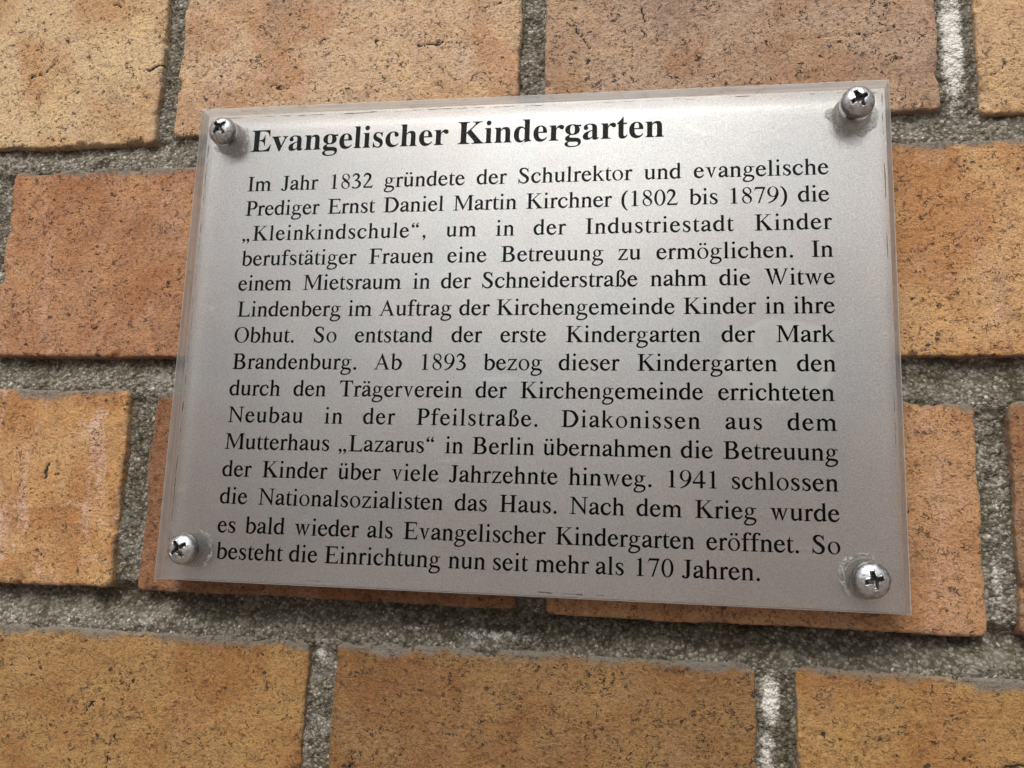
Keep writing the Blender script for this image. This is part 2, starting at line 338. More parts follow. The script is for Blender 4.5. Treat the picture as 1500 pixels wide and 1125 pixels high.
def G_a(): return (brush((92, 330, 58), (100, 385, 50), (140, 430, 36), (205, 444, 32), (270, 425, 58), (318, 375, 84), (328, 310, 86), (328, 120, 86), (334, 60, 78), (365, 36, 52), (405, 42, 30), (442, 64, 16))
    + ball(97, 345, 43) + brush((305, 282, 22), (215, 240, 38), (120, 190, 66), (80, 120, 84), (98, 62, 84), (155, 40, 72), (225, 58, 50), (305, 112, 24)))
def G_o(): return [[ell(250, 225, 221, 236), ell(250, 225, 126, 202, .12)]]
def G_u(): return (stem(68, 154, 150, 436)+poly((9, 450), (9, 434), (50, 428), (68, 400), (154, 400), (154, 450))
    + brush((111, 170, 86), (116, 100, 84), (160, 40, 70), (220, 34, 56), (290, 64, 34), (352, 108, 24))
    + stem(336, 422, 40, 450)+poly((259, 450), (259, 434), (315, 428), (336, 400), (422, 400), (422, 450))
    + poly((336, 90), (336, -10), (348, -10), (479, 36), (479, 50), (440, 54), (422, 76), (422, 110)))
def vee(x, w1, w2, h, ser=450, s1=66, s2=62, t=22, th=100, tn=56, dip=-14):
    # thick left arm from (x, h) down to the middle, thin right arm up to x+w1+w2
    m = x+w1
    return (poly((x, h-8), (x+th*1.12, h-8), (m+th*.28, th*.9), (m+10, dip), (m-6, dip))
        + poly((m-4, dip), (m+12, dip), (x+w1+w2+tn*.55, h-8), (x+w1+w2-tn*.55, h-8), (m+4, 78))
        + poly((x-s1, h), (x-s1, h-t), (x-16, h-t-8), (x+8, h-t-34), (x+th, h-t-34), (x+th*1.05, h-t-8), (x+th+s2, h-t), (x+th+s2, h))
        + poly((x+w1+w2-74, h), (x+w1+w2-74, h-t), (x+w1+w2-22, h-t-8), (x+w1+w2-24, h-t-26), (x+w1+w2+10, h-t-26), (x+w1+w2+24, h-t-8), (x+w1+w2+68, h-t), (x+w1+w2+68, h)))
def comma(x, y): return ball(x, y, 54)+brush((x+14, y+30, 60), (x+38, y-8, 56), (x+30, y-80, 34), (x-38, y-165, 10))
def quote6(x, y): return ball(x, y, 52)+brush((x-14, y-24, 60), (x-36, y+6, 54), (x-26, y+80, 34), (x+42, y+165, 10))
def arch(x0, x1, top=450): return brush((x0+2, 350, 22), (x0+42, 398, 34), (x0+100, 423, 58), (x0+158, 408, 80), (x1-46, 350, 88), (x1-43, 280, 86), (x1-43, 180, 86))
REG = {
 ' ': (250, []),
 'a': (444, G_a()), 'ä': (444, umlaut_a()),
 'b': (500, stem(68, 154, 24, 630)+flag(68, 154, 683, 64)+brush((146, 352, 22), (190, 405, 34), (262, 432, 58), (350, 395, 82), (421, 300, 92), (420, 190, 92), (375, 85, 76), (300, 25, 50), (230, 10, 36), (150, 26, 34), (80, 52, 30))),
 'c': (444, brush((372, 352, 50), (345, 405, 44), (290, 438, 32), (225, 440, 34), (140, 395, 64), (76, 300, 88), (74, 190, 94), (115, 90, 92), (185, 38, 74), (260, 30, 64), (335, 62, 40), (408, 148, 14))+ball(364, 355, 43)),
 'd': (500, stem(336, 422, 40, 630)+flag(336, 422, 683, 64)+poly((336, 100), (336, -10), (348, -10), (491, 38), (491, 54), (445, 58), (422, 80), (422, 120))
    + brush((345, 362, 22), (305, 412, 34), (238, 436, 46), (150, 395, 76), (78, 300, 92), (76, 185, 94), (115, 85, 86), (190, 34, 64), (265, 38, 44), (345, 88, 24))),
 'e': (444, brush((352, 270, 104), (342, 340, 84), (296, 412, 54), (228, 442, 34), (145, 405, 56), (80, 315, 82), (72, 200, 92), (108, 95, 92), (180, 40, 76), (255, 28, 66), (335, 58, 42), (420, 152, 14))+rect(72, 262, 404, 295)),
 'f': (333, stem(100, 186, 0, 500)+foot(100, 186, 0, 80, 92, t=15)+brush((143, 490, 86), (146, 560, 84), (182, 632, 66), (240, 665, 36), (300, 662, 34), (345, 632, 50))+ball(338, 628, 42)+rect(20, 416, 306, 450)),
 'g': (500, [[ell(222, 305, 160, 154), ell(222, 305, 73, 121, .1)]]+poly((320, 386), (470, 386), (470, 428), (330, 428))
    + brush((150, 190, 26), (105, 150, 40), (85, 108, 54), (112, 66, 66), (195, 48, 68), (320, 36, 74), (408, 2, 74), (434, -66, 58), (385, -146, 42), (290, -192, 34), (195, -202, 40), (90, -180, 54), (52, -128, 56), (85, -60, 44), (165, 30, 26))),
 'h': (500, lcstem(72, 158, 683, 63, 66, 64)+arch(156, 420)+stem(334, 420, 0, 200)+foot(334, 420, 0, 58, 67, t=15)),
 'i': (278, lcstem(94, 180, 452, 78, 73, 74)+ball(134, 630, 52)),
 'k': (500, lcstem(70, 156, 683, 63, 64, 62)+brush((150, 232, 34), (250, 315, 38), (370, 425, 40))+poly((276, 450), (276, 434), (345, 426), (360, 415), (400, 415), (425, 432), (470, 435), (470, 450))
    + poly((205, 262), (268, 312), (440, 62), (505, 15), (505, 0), (300, 0), (300, 15), (345, 24), (340, 50))),
 'l': (278, lcstem(94, 180, 683, 76, 76, 74)),
 'm': (778, lcstem(78, 164, 452, 62, 58, 62)+arch(162, 432)+stem(346, 432, 0, 200)+foot(346, 432, 0, 58, 58, t=15)+arch(430, 700)+stem(614, 700, 0, 200)+foot(614, 700, 0, 58, 75, t=15)),
 'n': (500, lcstem(78, 164, 452, 62, 60, 62)+arch(162, 422)+stem(336, 422, 0, 200)+foot(336, 422, 0, 58, 64, t=15)),
 'o': (500, G_o()), 'ö': (500, G_o()+dots(250)),
 'r': (333, lcstem(78, 164, 452, 73, 82, 73)+brush((160, 335, 22), (198, 395, 44), (245, 425, 66), (292, 418, 62))+ball(293, 405, 44)),
 's': (389, brush((316, 330, 14), (292, 395, 26), (235, 438, 30), (170, 438, 38), (105, 400, 62), (92, 338, 72), (140, 280, 82), (225, 222, 90), (298, 160, 84), (300, 85, 72), (250, 25, 46), (180, 8, 32), (105, 45, 24), (58, 148, 14))
    + poly((302, 446), (320, 450), (322, 318), (306, 318), (290, 400))+poly((52, 150), (68, 150), (84, 60), (70, -8), (52, -4))),
 't': (278, stem(70, 156, 90, 440)+poly((13, 416), (156, 416), (156, 579), (140, 579), (105, 500), (60, 452), (13, 428))+rect(100, 416, 266, 450)+brush((113, 140, 86), (118, 72, 82), (155, 28, 62), (205, 24, 48), (248, 46, 26), (279, 74, 14))),
 'u': (500, G_u()), 'ü': (500, G_u()+dots(240)),
 'v': (500, vee(84, 168, 148, 450, s1=66, s2=44)),
 'w': (722, vee(82, 158, 118, 450, s1=62, s2=34)+vee(308, 160, 156, 450, s1=20, s2=44)),
 'z': (444, rect(60, 412, 405, 450)+poly((300, 420), (405, 450), (405, 440), (140, 32), (27, 0), (27, 12))+rect(30, 0, 410, 38)+poly((60, 450), (46, 318), (62, 318), (92, 385), (150, 414), (150, 450))+poly((410, 0), (424, 132), (406, 132), (376, 66), (300, 36), (300, 0))),
 'ß': (500, stem(100, 184, 0, 560)+foot(100, 184, 0, 84, 6, t=15)+brush((142, 540, 84), (152, 600, 74), (195, 652, 48), (252, 668, 30), (320, 635, 62), (350, 565, 80), (318, 480, 62), (255, 412, 26), (270, 385, 30), (350, 330, 62), (420, 220, 88), (408, 100, 82), (345, 26, 54), (280, 8, 38), (236, 26, 44))+ball(240, 34, 36)),
 'A': (722, poly((100, 15), (145, 15), (368, 560), (388, 640), (352, 674), (340, 640))+poly((346, 674), (374, 674), (650, 15), (528, 15), (316, 560))+rect(190, 214, 505, 252)
    + poly((15, 0), (15, 19), (70, 26), (100, 60), (150, 60), (150, 26), (213, 19), (213, 0))+poly((451, 0), (451, 19), (520, 26), (512, 64), (630, 64), (654, 26), (706, 19), (706, 0))),
 'B': (667, capstem(114, 218, 97, 40)+brush((160, 642, 38), (320, 642, 38), (415, 622, 68), (482, 515, 108), (425, 395, 66), (340, 354, 36), (200, 352, 34))+brush((200, 350, 34), (370, 342, 40), (480, 295, 84), (536, 180, 114), (478, 60, 80), (350, 20, 40), (160, 19, 38))),
 'D': (722, capstem(116, 220, 100, 40)+brush((170, 642, 38), (320, 640, 40), (500, 575, 84), (626, 331, 114), (510, 92, 84), (330, 21, 40), (170, 19, 38))),
 'E': (611, capstem(112, 216, 100, 70)+rect(150, 622, 545, 662)+poly((545, 662), (548, 515), (528, 515), (508, 590), (450, 622), (450, 662))+rect(200, 316, 430, 354)+poly((414, 240), (434, 240), (434, 430), (414, 430), (405, 370), (370, 354), (370, 316), (405, 300))+rect(150, 0, 575, 40)+poly((570, 0), (597, 172), (576, 172), (530, 75), (460, 40), (460, 0))),
 'F': (556, capstem(112, 216, 100, 90)+rect(150, 622, 542, 662)+poly((543, 662), (546, 515), (526, 515), (506, 590), (450, 622), (450, 662))+rect(200, 316, 430, 354)+poly((414, 240), (434, 240), (434, 430), (414, 430), (405, 370), (370, 354), (370, 316), (405, 300))),
 'H': (722, capstem(118, 222, 99, 85)+capstem(500, 604, 85, 98)+rect(200, 314, 520, 354)),
 'I': (333, capstem(114, 218, 96, 97)),
 'J': (389, stem(186, 290, 150, 662)+foot(186, 290, 662, 100, 80, -1)+brush((238, 190, 104), (234, 90, 96), (195, 20, 60), (130, 0, 36), (75, 20, 46))+ball(62, 46, 46)),
 'K': (722, capstem(126, 230, 92, 90)+poly((220, 300), (220, 346), (500, 610), (530, 640), (580, 640), (545, 600), (270, 335))+poly((430, 662), (430, 643), (490, 635), (520, 620), (575, 630), (620, 640), (660, 643), (660, 662))+poly((268, 358), (345, 428), (640, 75), (723, 19), (723, 0), (440, 0), (440, 19), (490, 30), (480, 75))),
 'L': (611, capstem(112, 216, 100, 90)+rect(150, 0, 575, 40)+poly((560, 0), (598, 176), (576, 176), (530, 85), (450, 40), (450, 0))),
 'M': (889, stem(118, 158, 0, 640)+foot(118, 158, 0, 104, 82)+poly((12, 662), (12, 643), (75, 636), (118, 600), (225, 662))+poly((110, 662), (226, 662), (462, 165), (440, 40), (415, 20))+poly((415, 20), (435, 20), (725, 662), (672, 662), (430, 130))+stem(688, 792, 0, 662)+foot(688, 792, 0, 82, 72)+foot(700, 792, 662, 20, 72, -1)),
 'N': (722, stem(118, 158, 0, 600)+foot(118, 158, 0, 100, 92)+poly((12, 662), (12, 643), (66, 632), (118, 575), (190, 662))+poly((100, 662), (178, 662), (610, 130), (610, -11), (594, -11), (118, 600))+stem(570, 610, 40, 655)+foot(570, 610, 662, 92, 97, -1)),
 'O': (722, [[ell(361, 331, 327, 346, n=44), ell(361, 331, 212, 310, .04, n=44)]]),
 'P': (556, capstem(114, 218, 98, 82)+brush((160, 642, 38), (310, 640, 40), (425, 605, 80), (488, 475, 108), (420, 345, 76), (320, 308, 36), (200, 312, 30))),
 'S': (556, brush((440, 490, 18), (410, 575, 34), (345, 640, 38), (250, 655, 40), (160, 615, 82), (125, 520, 94), (185, 420, 96), (310, 330, 108), (412, 235, 104), (418, 120, 92), (350, 35, 58), (255, 8, 40), (150, 45, 38), (85, 120, 28), (52, 200, 16))
    + poly((425, 676), (446, 676), (458, 480), (436, 480), (412, 580))+poly((42, 205), (64, 205), (90, 90), (66, -14), (44, -14))),
 'T': (611, stem(253, 357, 0, 650)+foot(253, 357, 0, 93, 95)+rect(30, 620, 580, 662)+poly((30, 662), (17, 492), (38, 492), (75, 580), (150, 622), (150, 662))+poly((580, 662), (593, 492), (572, 492), (535, 580), (460, 622), (460, 662))),
 'W': (944, vee(78, 240, 150, 662, s1=74, s2=50, t=24, th=114, tn=58, dip=-11)+vee(372, 240, 230, 662, s1=20, s2=60, t=24, th=114, tn=58, dip=-11)),
 '0': (500, ring(250, 331, 226, 346, 132, 316)), '1': (500, stem(209, 297, 0, 600)+foot(209, 297, 0, 92, 98, t=16)+poly((297, 560), (297, 676), (288, 676), (111, 588), (111, 572), (170, 586), (200, 576), (209, 540))),
 '2': (500, brush((40, 500, 18), (75, 580, 44), (140, 632, 70), (220, 632, 82), (300, 575, 92), (318, 480, 90), (280, 370, 70), (195, 240, 48), (50, 42, 42))+poly((30, 0), (424, 0), (476, 140), (458, 140), (420, 92), (360, 76), (110, 76), (30, 14))),
 '3': (500, brush((52, 515, 16), (85, 585, 40), (150, 638, 56), (220, 640, 68), (295, 590, 84), (310, 505, 82), (260, 410, 50), (160, 345, 24), (240, 340, 40), (335, 290, 76), (382, 195, 92), (345, 85, 76), (255, 20, 44), (165, 10, 34), (85, 35, 54))+ball(82, 40, 38)),
 '4': (500, stem(290, 374, 0, 640)+rect(12, 165, 472, 232)+poly((12, 190), (12, 232), (326, 676), (374, 676), (374, 560), (300, 580), (60, 232))),
 '7': (500, rect(78, 590, 449, 662)+poly((78, 662), (20, 515), (36, 508), (75, 565), (130, 592), (130, 662))+poly((449, 662), (449, 640), (236, -8), (166, -8), (376, 610))),
 '8': (500, [[ell(250, 512, 175, 164), ell(256, 518, 98, 132, .5)], [ell(250, 172, 194, 186), ell(244, 162, 112, 150, .5)]]+brush((120, 470, 60), (240, 365, 90), (380, 240, 70))),
 '9': (500, [[ell(244, 455, 214, 221), ell(248, 462, 122, 190)]]+brush((414, 440, 90), (400, 310, 90), (330, 170, 72), (220, 60, 44), (60, -10, 22))),
 '.': (250, ball(125, 44, 58)), ',': (250, comma(118, 44)), '„': (444, comma(98, 44)+comma(290, 44)), '“': (444, quote6(120, 488)+quote6(300, 488)),
 '(': (333, brush((300, 674, 14), (200, 590, 52), (118, 430, 84), (96, 250, 92), (118, 70, 84), (200, -90, 52), (300, -176, 14))),
 ')': (333, brush((33, 674, 14), (133, 590, 52), (215, 430, 84), (237, 250, 92), (215, 70, 84), (133, -90, 52), (33, -176, 14))),
}
BOLD_ADV = dict(E=667, v=500, a=500, n=556, g=500, e=444, l=278, i=278, s=389, c=444, h=556, r=444, K=778, d=556, t=333)

BOLD = {
  'E': (442, [[14,0,14,17,44,20,62,30,72,48,75,78,75,369,72,405,62,425,44,435,16,439,16,455,399,455,399,320,383,320,378,349,369,373,356,392,340,406,320,417,295,424,266,429,232,430,200,428,186,417,183,388,183,246,193,246,214,247,232,252,247,259,259,269,269,282,277,300,283,321,288,345,304,345,304,118,287,118,285,137,282,154,278,169,273,181,259,201,241,213,216,220,185,222,183,222,183,67,185,47,192,35,206,29,230,28,254,28,276,30,295,34,313,39,330,45,345,53,358,63,371,75,382,89,393,105,402,123,411,143,430,143,402,0]]),
  'v': (306, [[142,-10,38,248,22,281,12,290,-3,293,-3,310,164,310,164,294,156,294,136,290,129,276,130,268,185,122,236,253,241,272,232,289,203,294,203,310,305,310,305,295,289,289,278,279,260,243,160,-10]]),
  'a': (344, [[255,-10,232,-7,216,1,205,15,200,35,176,16,151,2,124,-6,95,-9,64,-4,40,11,25,34,20,63,23,84,31,104,45,121,63,136,88,150,119,164,156,177,199,190,199,241,196,266,187,282,171,292,148,296,115,290,104,274,113,257,123,231,120,215,110,202,95,194,77,191,59,194,45,203,36,218,33,236,37,259,49,278,69,295,95,308,110,312,126,316,143,318,162,318,195,317,223,312,246,304,263,292,276,277,285,259,291,236,293,210,293,62,295,40,304,34,320,42,329,28,312,11,294,-1,275,-8],[151,34,174,41,199,63,199,169,164,157,138,139,123,114,118,84,120,62,126,46,137,37]]),
  'n': (381, [[18,0,18,16,35,19,45,26,51,37,52,56,52,253,46,284,36,291,19,294,19,310,148,310,148,267,168,290,190,306,215,315,243,318,281,312,309,292,325,258,330,212,330,56,337,26,347,19,363,16,363,0,202,0,202,16,207,16,228,26,235,56,235,217,234,241,229,258,219,268,203,271,188,269,173,262,160,251,148,235,148,56,154,26,164,19,180,16,180,0]]),
  'g': (327, [[146,-140,115,-139,89,-136,66,-130,48,-122,22,-100,14,-75,18,-59,28,-46,45,-35,69,-26,49,-14,35,-1,26,14,24,30,28,54,42,74,53,83,67,92,83,101,102,110,67,128,42,150,27,179,22,212,27,242,40,268,49,279,60,289,73,298,88,305,103,311,120,315,138,317,157,318,177,317,196,315,215,310,233,304,317,304,317,268,268,268,278,253,286,237,290,221,291,203,288,176,276,151,258,131,234,116,220,110,205,106,189,104,172,103,157,103,142,104,126,102,112,94,104,84,101,71,111,55,141,49,175,49,200,48,223,47,242,44,259,40,285,29,303,13,312,-9,316,-37,313,-60,305,-80,291,-98,272,-113,248,-125,219,-133,185,-139],[157,124,178,130,190,146,194,158,197,173,199,190,199,211,199,232,197,249,194,264,190,276,178,292,157,297,137,292,124,276,120,264,117,249,115,232,114,211,115,190,117,173,120,158,124,146,137,130],[161,-116,205,-113,238,-104,257,-88,263,-66,260,-51,249,-41,231,-36,205,-34,97,-34,79,-52,73,-73,79,-89,95,-103,107,-109,122,-113,140,-115]]),
  'e': (301, [[154,-10,135,-9,117,-5,100,1,85,10,70,22,58,35,46,51,37,69,29,88,24,109,21,132,19,157,21,180,24,201,30,222,38,240,47,258,59,273,72,286,87,298,103,307,120,313,138,317,157,318,185,316,209,309,230,297,249,280,264,259,274,234,281,206,283,173,283,166,117,166,123,112,138,73,164,50,199,42,219,45,237,53,254,67,270,86,285,73,258,36,228,11,193,-5],[116,192,201,192,201,215,201,235,199,252,197,266,193,277,181,292,161,297,141,291,127,274,119,244,116,203]]),
  'l': (199, [[18,0,18,16,35,19,45,26,51,37,52,56,52,398,47,429,38,436,20,439,20,455,148,455,148,56,154,26,164,19,180,16,180,0]]),
  'i': (198, [[101,362,81,366,65,376,54,393,50,412,54,432,65,449,81,460,101,463,120,460,137,449,147,432,151,412,147,393,136,376,120,366],[18,0,18,16,35,19,45,26,51,37,52,56,52,252,47,285,37,291,20,293,21,310,148,310,148,56,154,26,164,19,180,16,180,0]]),
  's': (288, [[151,-10,137,-9,122,-6,105,-1,87,6,73,9,60,4,51,-9,36,-9,36,105,53,105,59,85,66,68,75,52,87,39,112,21,140,15,162,18,179,27,189,40,192,58,183,84,156,105,107,130,90,139,76,148,64,158,54,169,41,193,37,220,39,241,44,259,53,276,65,291,80,303,98,312,118,317,141,319,166,316,199,308,206,306,213,305,223,308,230,319,244,319,244,222,228,222,222,239,215,254,206,266,196,277,174,291,149,296,130,294,116,286,108,274,105,259,107,244,115,232,146,212,191,189,207,181,221,172,232,162,241,151,253,127,257,95,255,72,250,51,241,33,228,18,212,6,194,-3,174,-8]]),
  'c': (293, [[156,-10,137,-9,119,-5,103,2,87,11,72,22,59,35,47,51,38,68,30,87,24,106,21,128,19,150,21,174,25,196,31,217,40,237,51,255,64,271,79,285,96,297,114,307,133,313,153,318,175,319,197,318,218,314,235,307,250,298,271,275,277,245,275,228,266,215,253,207,236,204,219,207,206,216,199,230,196,251,197,261,197,271,190,290,169,297,144,290,126,269,116,235,112,187,114,153,118,123,126,97,137,76,151,60,166,48,184,41,204,38,222,40,239,47,255,57,271,72,285,60,258,30,227,8,193,-6]]),
  'h': (381, [[18,0,18,16,35,19,45,26,51,37,52,56,52,399,46,429,36,437,19,440,19,455,148,455,148,267,168,289,190,305,215,315,243,318,281,312,309,292,325,258,330,212,330,56,337,26,347,19,363,16,363,0,202,0,202,16,207,16,228,26,235,56,235,217,234,241,229,258,219,268,203,271,188,269,173,262,160,251,148,235,148,56,154,26,164,19,180,16,180,0]]),
  'r': (287, [[18,0,18,16,35,19,45,26,51,37,52,56,52,252,51,273,46,285,37,291,20,293,21,310,146,310,146,252,155,267,165,280,176,292,187,301,210,314,233,318,258,315,275,304,286,287,289,266,287,248,278,234,265,225,248,222,222,231,207,250,189,260,175,255,162,241,152,220,149,192,149,56,152,37,159,25,173,19,197,16,197,0]]),
  'K': (510, [[16,0,16,17,45,22,63,32,72,50,75,81,75,379,72,406,63,424,45,434,17,439,17,455,242,455,242,439,205,432,187,415,183,379,183,234,321,373,342,398,349,418,345,427,334,434,316,437,291,439,291,455,486,455,486,439,477,439,447,434,415,419,381,395,345,361,271,285,463,46,487,25,519,17,519,0,281,0,281,17,306,18,322,21,334,34,329,47,316,66,199,214,183,198,183,81,186,50,195,32,213,22,242,17,242,0]]),
  'd': (370, [[140,-10,123,-9,107,-5,92,1,78,10,65,22,53,35,43,50,35,66,28,85,23,104,20,125,19,147,21,172,24,196,29,217,36,237,45,256,55,272,68,286,81,297,96,306,112,313,128,317,146,318,168,316,189,309,207,297,223,280,223,401,220,419,212,430,198,437,176,439,176,455,319,455,319,75,325,41,335,32,353,28,353,11,325,9,294,6,260,-1,223,-10,223,39,207,18,188,2,166,-7],[171,28,187,31,202,41,215,56,223,76,223,242,217,257,206,270,191,278,174,281,147,273,130,250,125,232,121,210,118,184,118,153,118,124,120,98,124,76,130,58,146,36]]),
  't': (228, [[124,-9,105,-8,89,-4,76,2,66,10,58,22,53,36,49,52,48,71,48,279,20,279,20,300,39,318,57,336,73,353,88,369,101,384,112,398,121,412,129,424,144,424,144,310,208,310,208,279,144,279,144,82,149,51,168,40,189,49,206,75,222,66,205,33,182,9,155,-5]]),
}

# ---------------------------------------------------------------- the brick wall (header bond, mm about the plaque's centre, face of the bricks at FACE)
FACE = -11.0
WIN = (-205, 168, -142, 136)                       # the stretch of wall that is modelled finely
wall = empty('brick_wall', (0, 0, HEIGHT-.64), kind='thing', label='weathered tan and orange brick wall with grey mortar joints behind the plaque', category='brick wall')
# x0, x1, y0, y1, colour, pink, tilt
SEEN = [
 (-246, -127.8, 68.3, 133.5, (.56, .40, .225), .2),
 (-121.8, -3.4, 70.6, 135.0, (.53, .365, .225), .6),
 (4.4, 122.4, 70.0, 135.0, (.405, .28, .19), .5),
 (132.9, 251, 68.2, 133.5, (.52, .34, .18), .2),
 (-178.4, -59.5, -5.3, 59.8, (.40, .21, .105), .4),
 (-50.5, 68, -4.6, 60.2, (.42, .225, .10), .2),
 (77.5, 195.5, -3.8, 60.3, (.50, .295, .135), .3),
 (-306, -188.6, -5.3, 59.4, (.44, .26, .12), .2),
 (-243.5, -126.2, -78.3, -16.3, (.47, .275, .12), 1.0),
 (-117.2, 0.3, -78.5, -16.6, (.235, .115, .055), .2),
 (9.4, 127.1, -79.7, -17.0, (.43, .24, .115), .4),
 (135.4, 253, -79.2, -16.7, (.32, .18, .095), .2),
 (-179, -60.2, -156, -90.5, (.33, .19, .068), .1),  # bottom row: shade under the plaque is taken into these tints
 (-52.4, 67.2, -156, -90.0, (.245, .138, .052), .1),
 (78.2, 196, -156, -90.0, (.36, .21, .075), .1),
]
PITS = {0: 1.0, 1: 1.1, 2: 1.2, 3: .75, 4: .95, 6: 1.0, 8: .75, 9: .9, 10: .8, 12: .85, 13: 1.1, 14: .8}
# brick, points, half-width of the cracks one can pick out
CRACKS = [(2, [(13, 106), (14.5, 101), (17, 98.5), (18.5, 95), (18.2, 89)], .2), (2, [(35, 108), (36, 102), (35, 97)], .22), (2, [(88, 95), (95, 95.5), (104, 95), (112, 97)], .15),
          (12, [(-120, -121), (-121, -125), (-121, -130), (-122.5, -137)], .25), (14, [(129, -112), (134, -111), (138, -112.3), (146, -112)], .5), (3, [(134, 79), (137.5, 81), (141, 84), (150, 84)], .22),
          (0, [(-178, 95), (-172, 96.5), (-168, 100)], .25), (0, [(-133, 95), (-130, 96.5), (-128, 97.5)], .6), (0, [(-168, 72), (-165, 70.5), (-161, 71)], .4), (8, [(-152, -40), (-152.6, -45)], .4), (1, [(-90, 88), (-83, 87)], .3), (1, [(-38, 100), (-33, 99), (-29, 100)], .3)]
CRACKS = [(k, (p, wd)) for k, p, wd in CRACKS]
rng = random.Random(5)
bricks = list(SEEN)
rows = [(68.5, 134, 0.5), (-4.8, 60, -54.9), (-79, -16.7, 4.9), (-156, -90.2, -56)]
for k in range(1, 6): rows.append((69+k*77.5, 134+k*77.5, 0.5 if k % 2 == 0 else -55))
for k in range(1, 6): rows.append((-156-k*77.5, -91-k*77.5, -56 if k % 2 == 0 else 4.5))
PAL = [(.46, .28, .13), (.42, .22, .10), (.40, .22, .10), (.36, .2, .09), (.47, .29, .12), (.44, .25, .1)]
for y0, y1, xj in rows:
    for i in range(-6, 6):
        x0 = xj+4.5+i*128; x1 = x0+118.5
        if not any(abs(s[2]-y0) < 20 and s[0] < x1-5 and s[1] > x0+5 for s in SEEN):
            bricks.append((x0, x1, y0, y1, rng.choice(PAL), rng.random()*.6))
def lines(a, b_, fine):
    if not fine: return np.concatenate([[a, a], [a+.5, a+1.2, a+2.5], np.linspace(a+5, b_-5, 24), [b_-2.5, b_-1.2, b_-.5], [b_, b_]])
    e = np.array([0, 0, .12, .3, .55, .85, 1.2, 1.6, 2.05, 2.5])
    return np.concatenate([a+e, np.linspace(a+2.95, b_-2.95, int((b_-a-6)/.5)), (b_-e)[::-1]])
mb = MB()
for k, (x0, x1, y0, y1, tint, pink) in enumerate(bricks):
    hidden = k in (5,)
    fine = x1 > WIN[0] and x0 < WIN[1] and y1 > WIN[2] and y0 < WIN[3] and k < len(SEEN) and k not in (7,)
    xs, ys = lines(x0, x1, fine and not hidden), lines(y0, y1, fine and not hidden)
    X, Y = np.meshgrid(xs, ys)
    s = 31*k+7
    cxm, cym, hw, hh = (x0+x1)/2, (y0+y1)/2, (x1-x0)/2, (y1-y0)/2
    rc = 2.2
    qx, qy = np.abs(X-cxm)-hw+rc, np.abs(Y-cym)-hh+rc
    d = rc-(np.hypot(np.maximum(qx, 0), np.maximum(qy, 0))+np.minimum(np.maximum(qx, qy), 0))
    d0 = np.maximum(d, 0)
    R = .6+1.0*fbm(X/19, Y/19, s, 2)
    Z = np.where(d0 < R, -R+np.sqrt(np.maximum(R*R-(R-d0)**2, 0)), 0)*.85
    Z = Z-np.minimum(9, 7*np.maximum(-d, 0))
    ch = np.maximum(0, fbm(X/7.5, Y/7.5, s+3, 3)-.66)*14*np.exp(-d0/2.2)+np.maximum(0, fbm(X/2.1, Y/2.1, s+5, 2)-.58)*1.8*np.exp(-d0/1.0)
    Z = Z-ch
    Z = Z+(fbm(X/30, Y/22, s+9, 2)-.5)*.9+(fbm(X/4, Y/3, s+11, 3)-.5)*.42+(vnoise(X/.9, Y/.8, s+13)-.5)*.14
    Z = Z+(rng.random()-.5)*.9+(X-cxm)/hw*(rng.random()-.5)*.5
    we = np.exp(-d0/5)                             # the arrises wander
    Xw = X+we*((fbm(Y/13, X/60, s+15, 3)-.5)*1.5+(vnoise(Y/1.3, X/3, s+17)-.5)*.3)
    Yw = Y+we*((fbm(X/15, Y/60, s+19, 3)-.5)*1.1+(vnoise(X/1.3, Y/3, s+21)-.5)*.3)
    Z[0, :] = Z[-1, :] = -9; Z[:, 0] = Z[:, -1] = -9
    ck = np.zeros(X.shape)                         # firing cracks and torn pits, a few to a brick
    if fine and not hidden:
        paths = [p for kk, p in CRACKS if kk == k]
        for _ in range(rng.randint(3, 7)):
            px, py, an = rng.uniform(x0+6, x1-6), rng.uniform(y0+6, y1-6), rng.choice([0, 0, .3, -.3, 1.4, 1.0])+rng.uniform(-.3, .3)
            p = [(px, py)]
            for _ in range(rng.randint(1, 5)):
                an += rng.uniform(-.7, .7); l = rng.uniform(.7, 2.3); px += l*math.cos(an); py += l*math.sin(an); p.append((px, py))
            paths.append((p, rng.uniform(.14, .28)))
        jx, jy = X+(fbm(X/1.6, Y/1.6, s+31, 3)-.5)*2.6, Y+(fbm(X/1.6, Y/1.6, s+37, 3)-.5)*2.6
        for p, wd in paths:
            for (ax, ay), (bx, by) in zip(p, p[1:]):
                lx, ly = bx-ax, by-ay; tt = np.clip(((jx-ax)*lx+(jy-ay)*ly)/(lx*lx+ly*ly+1e-9), 0, 1)
                ck = np.maximum(ck, np.exp(-((jx-ax-tt*lx)**2+(jy-ay-tt*ly)**2)/wd**2))
        for _ in range(rng.randint(2, 5)):
            px, py, r = rng.uniform(x0+6, x1-6), rng.uniform(y0+6, y1-6), rng.uniform(.4, .9)
            ck = np.maximum(ck, np.exp(-((jx-px)**2/1.8+(jy-py)**2)/r**2)*rng.uniform(.5, 1))
    ck = ck*sstep(.25, .55, fbm(X/1.9, Y/1.9, s+41, 2)+.12)
    Z = Z-.7*ck
    top = y1-Y
    sm = sstep(3.4, .4, top+(fbm(X/9, Y/9, s+23, 3)-.5)*5.5)
    edge = np.minimum(np.minimum(X-x0, x1-X), np.minimum(Y-y0, y1-Y))+.8
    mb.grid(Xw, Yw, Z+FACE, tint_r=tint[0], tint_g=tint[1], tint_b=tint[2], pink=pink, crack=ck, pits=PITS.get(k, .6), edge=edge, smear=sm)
mb.build('brick_facing', mat_brick(), wall)

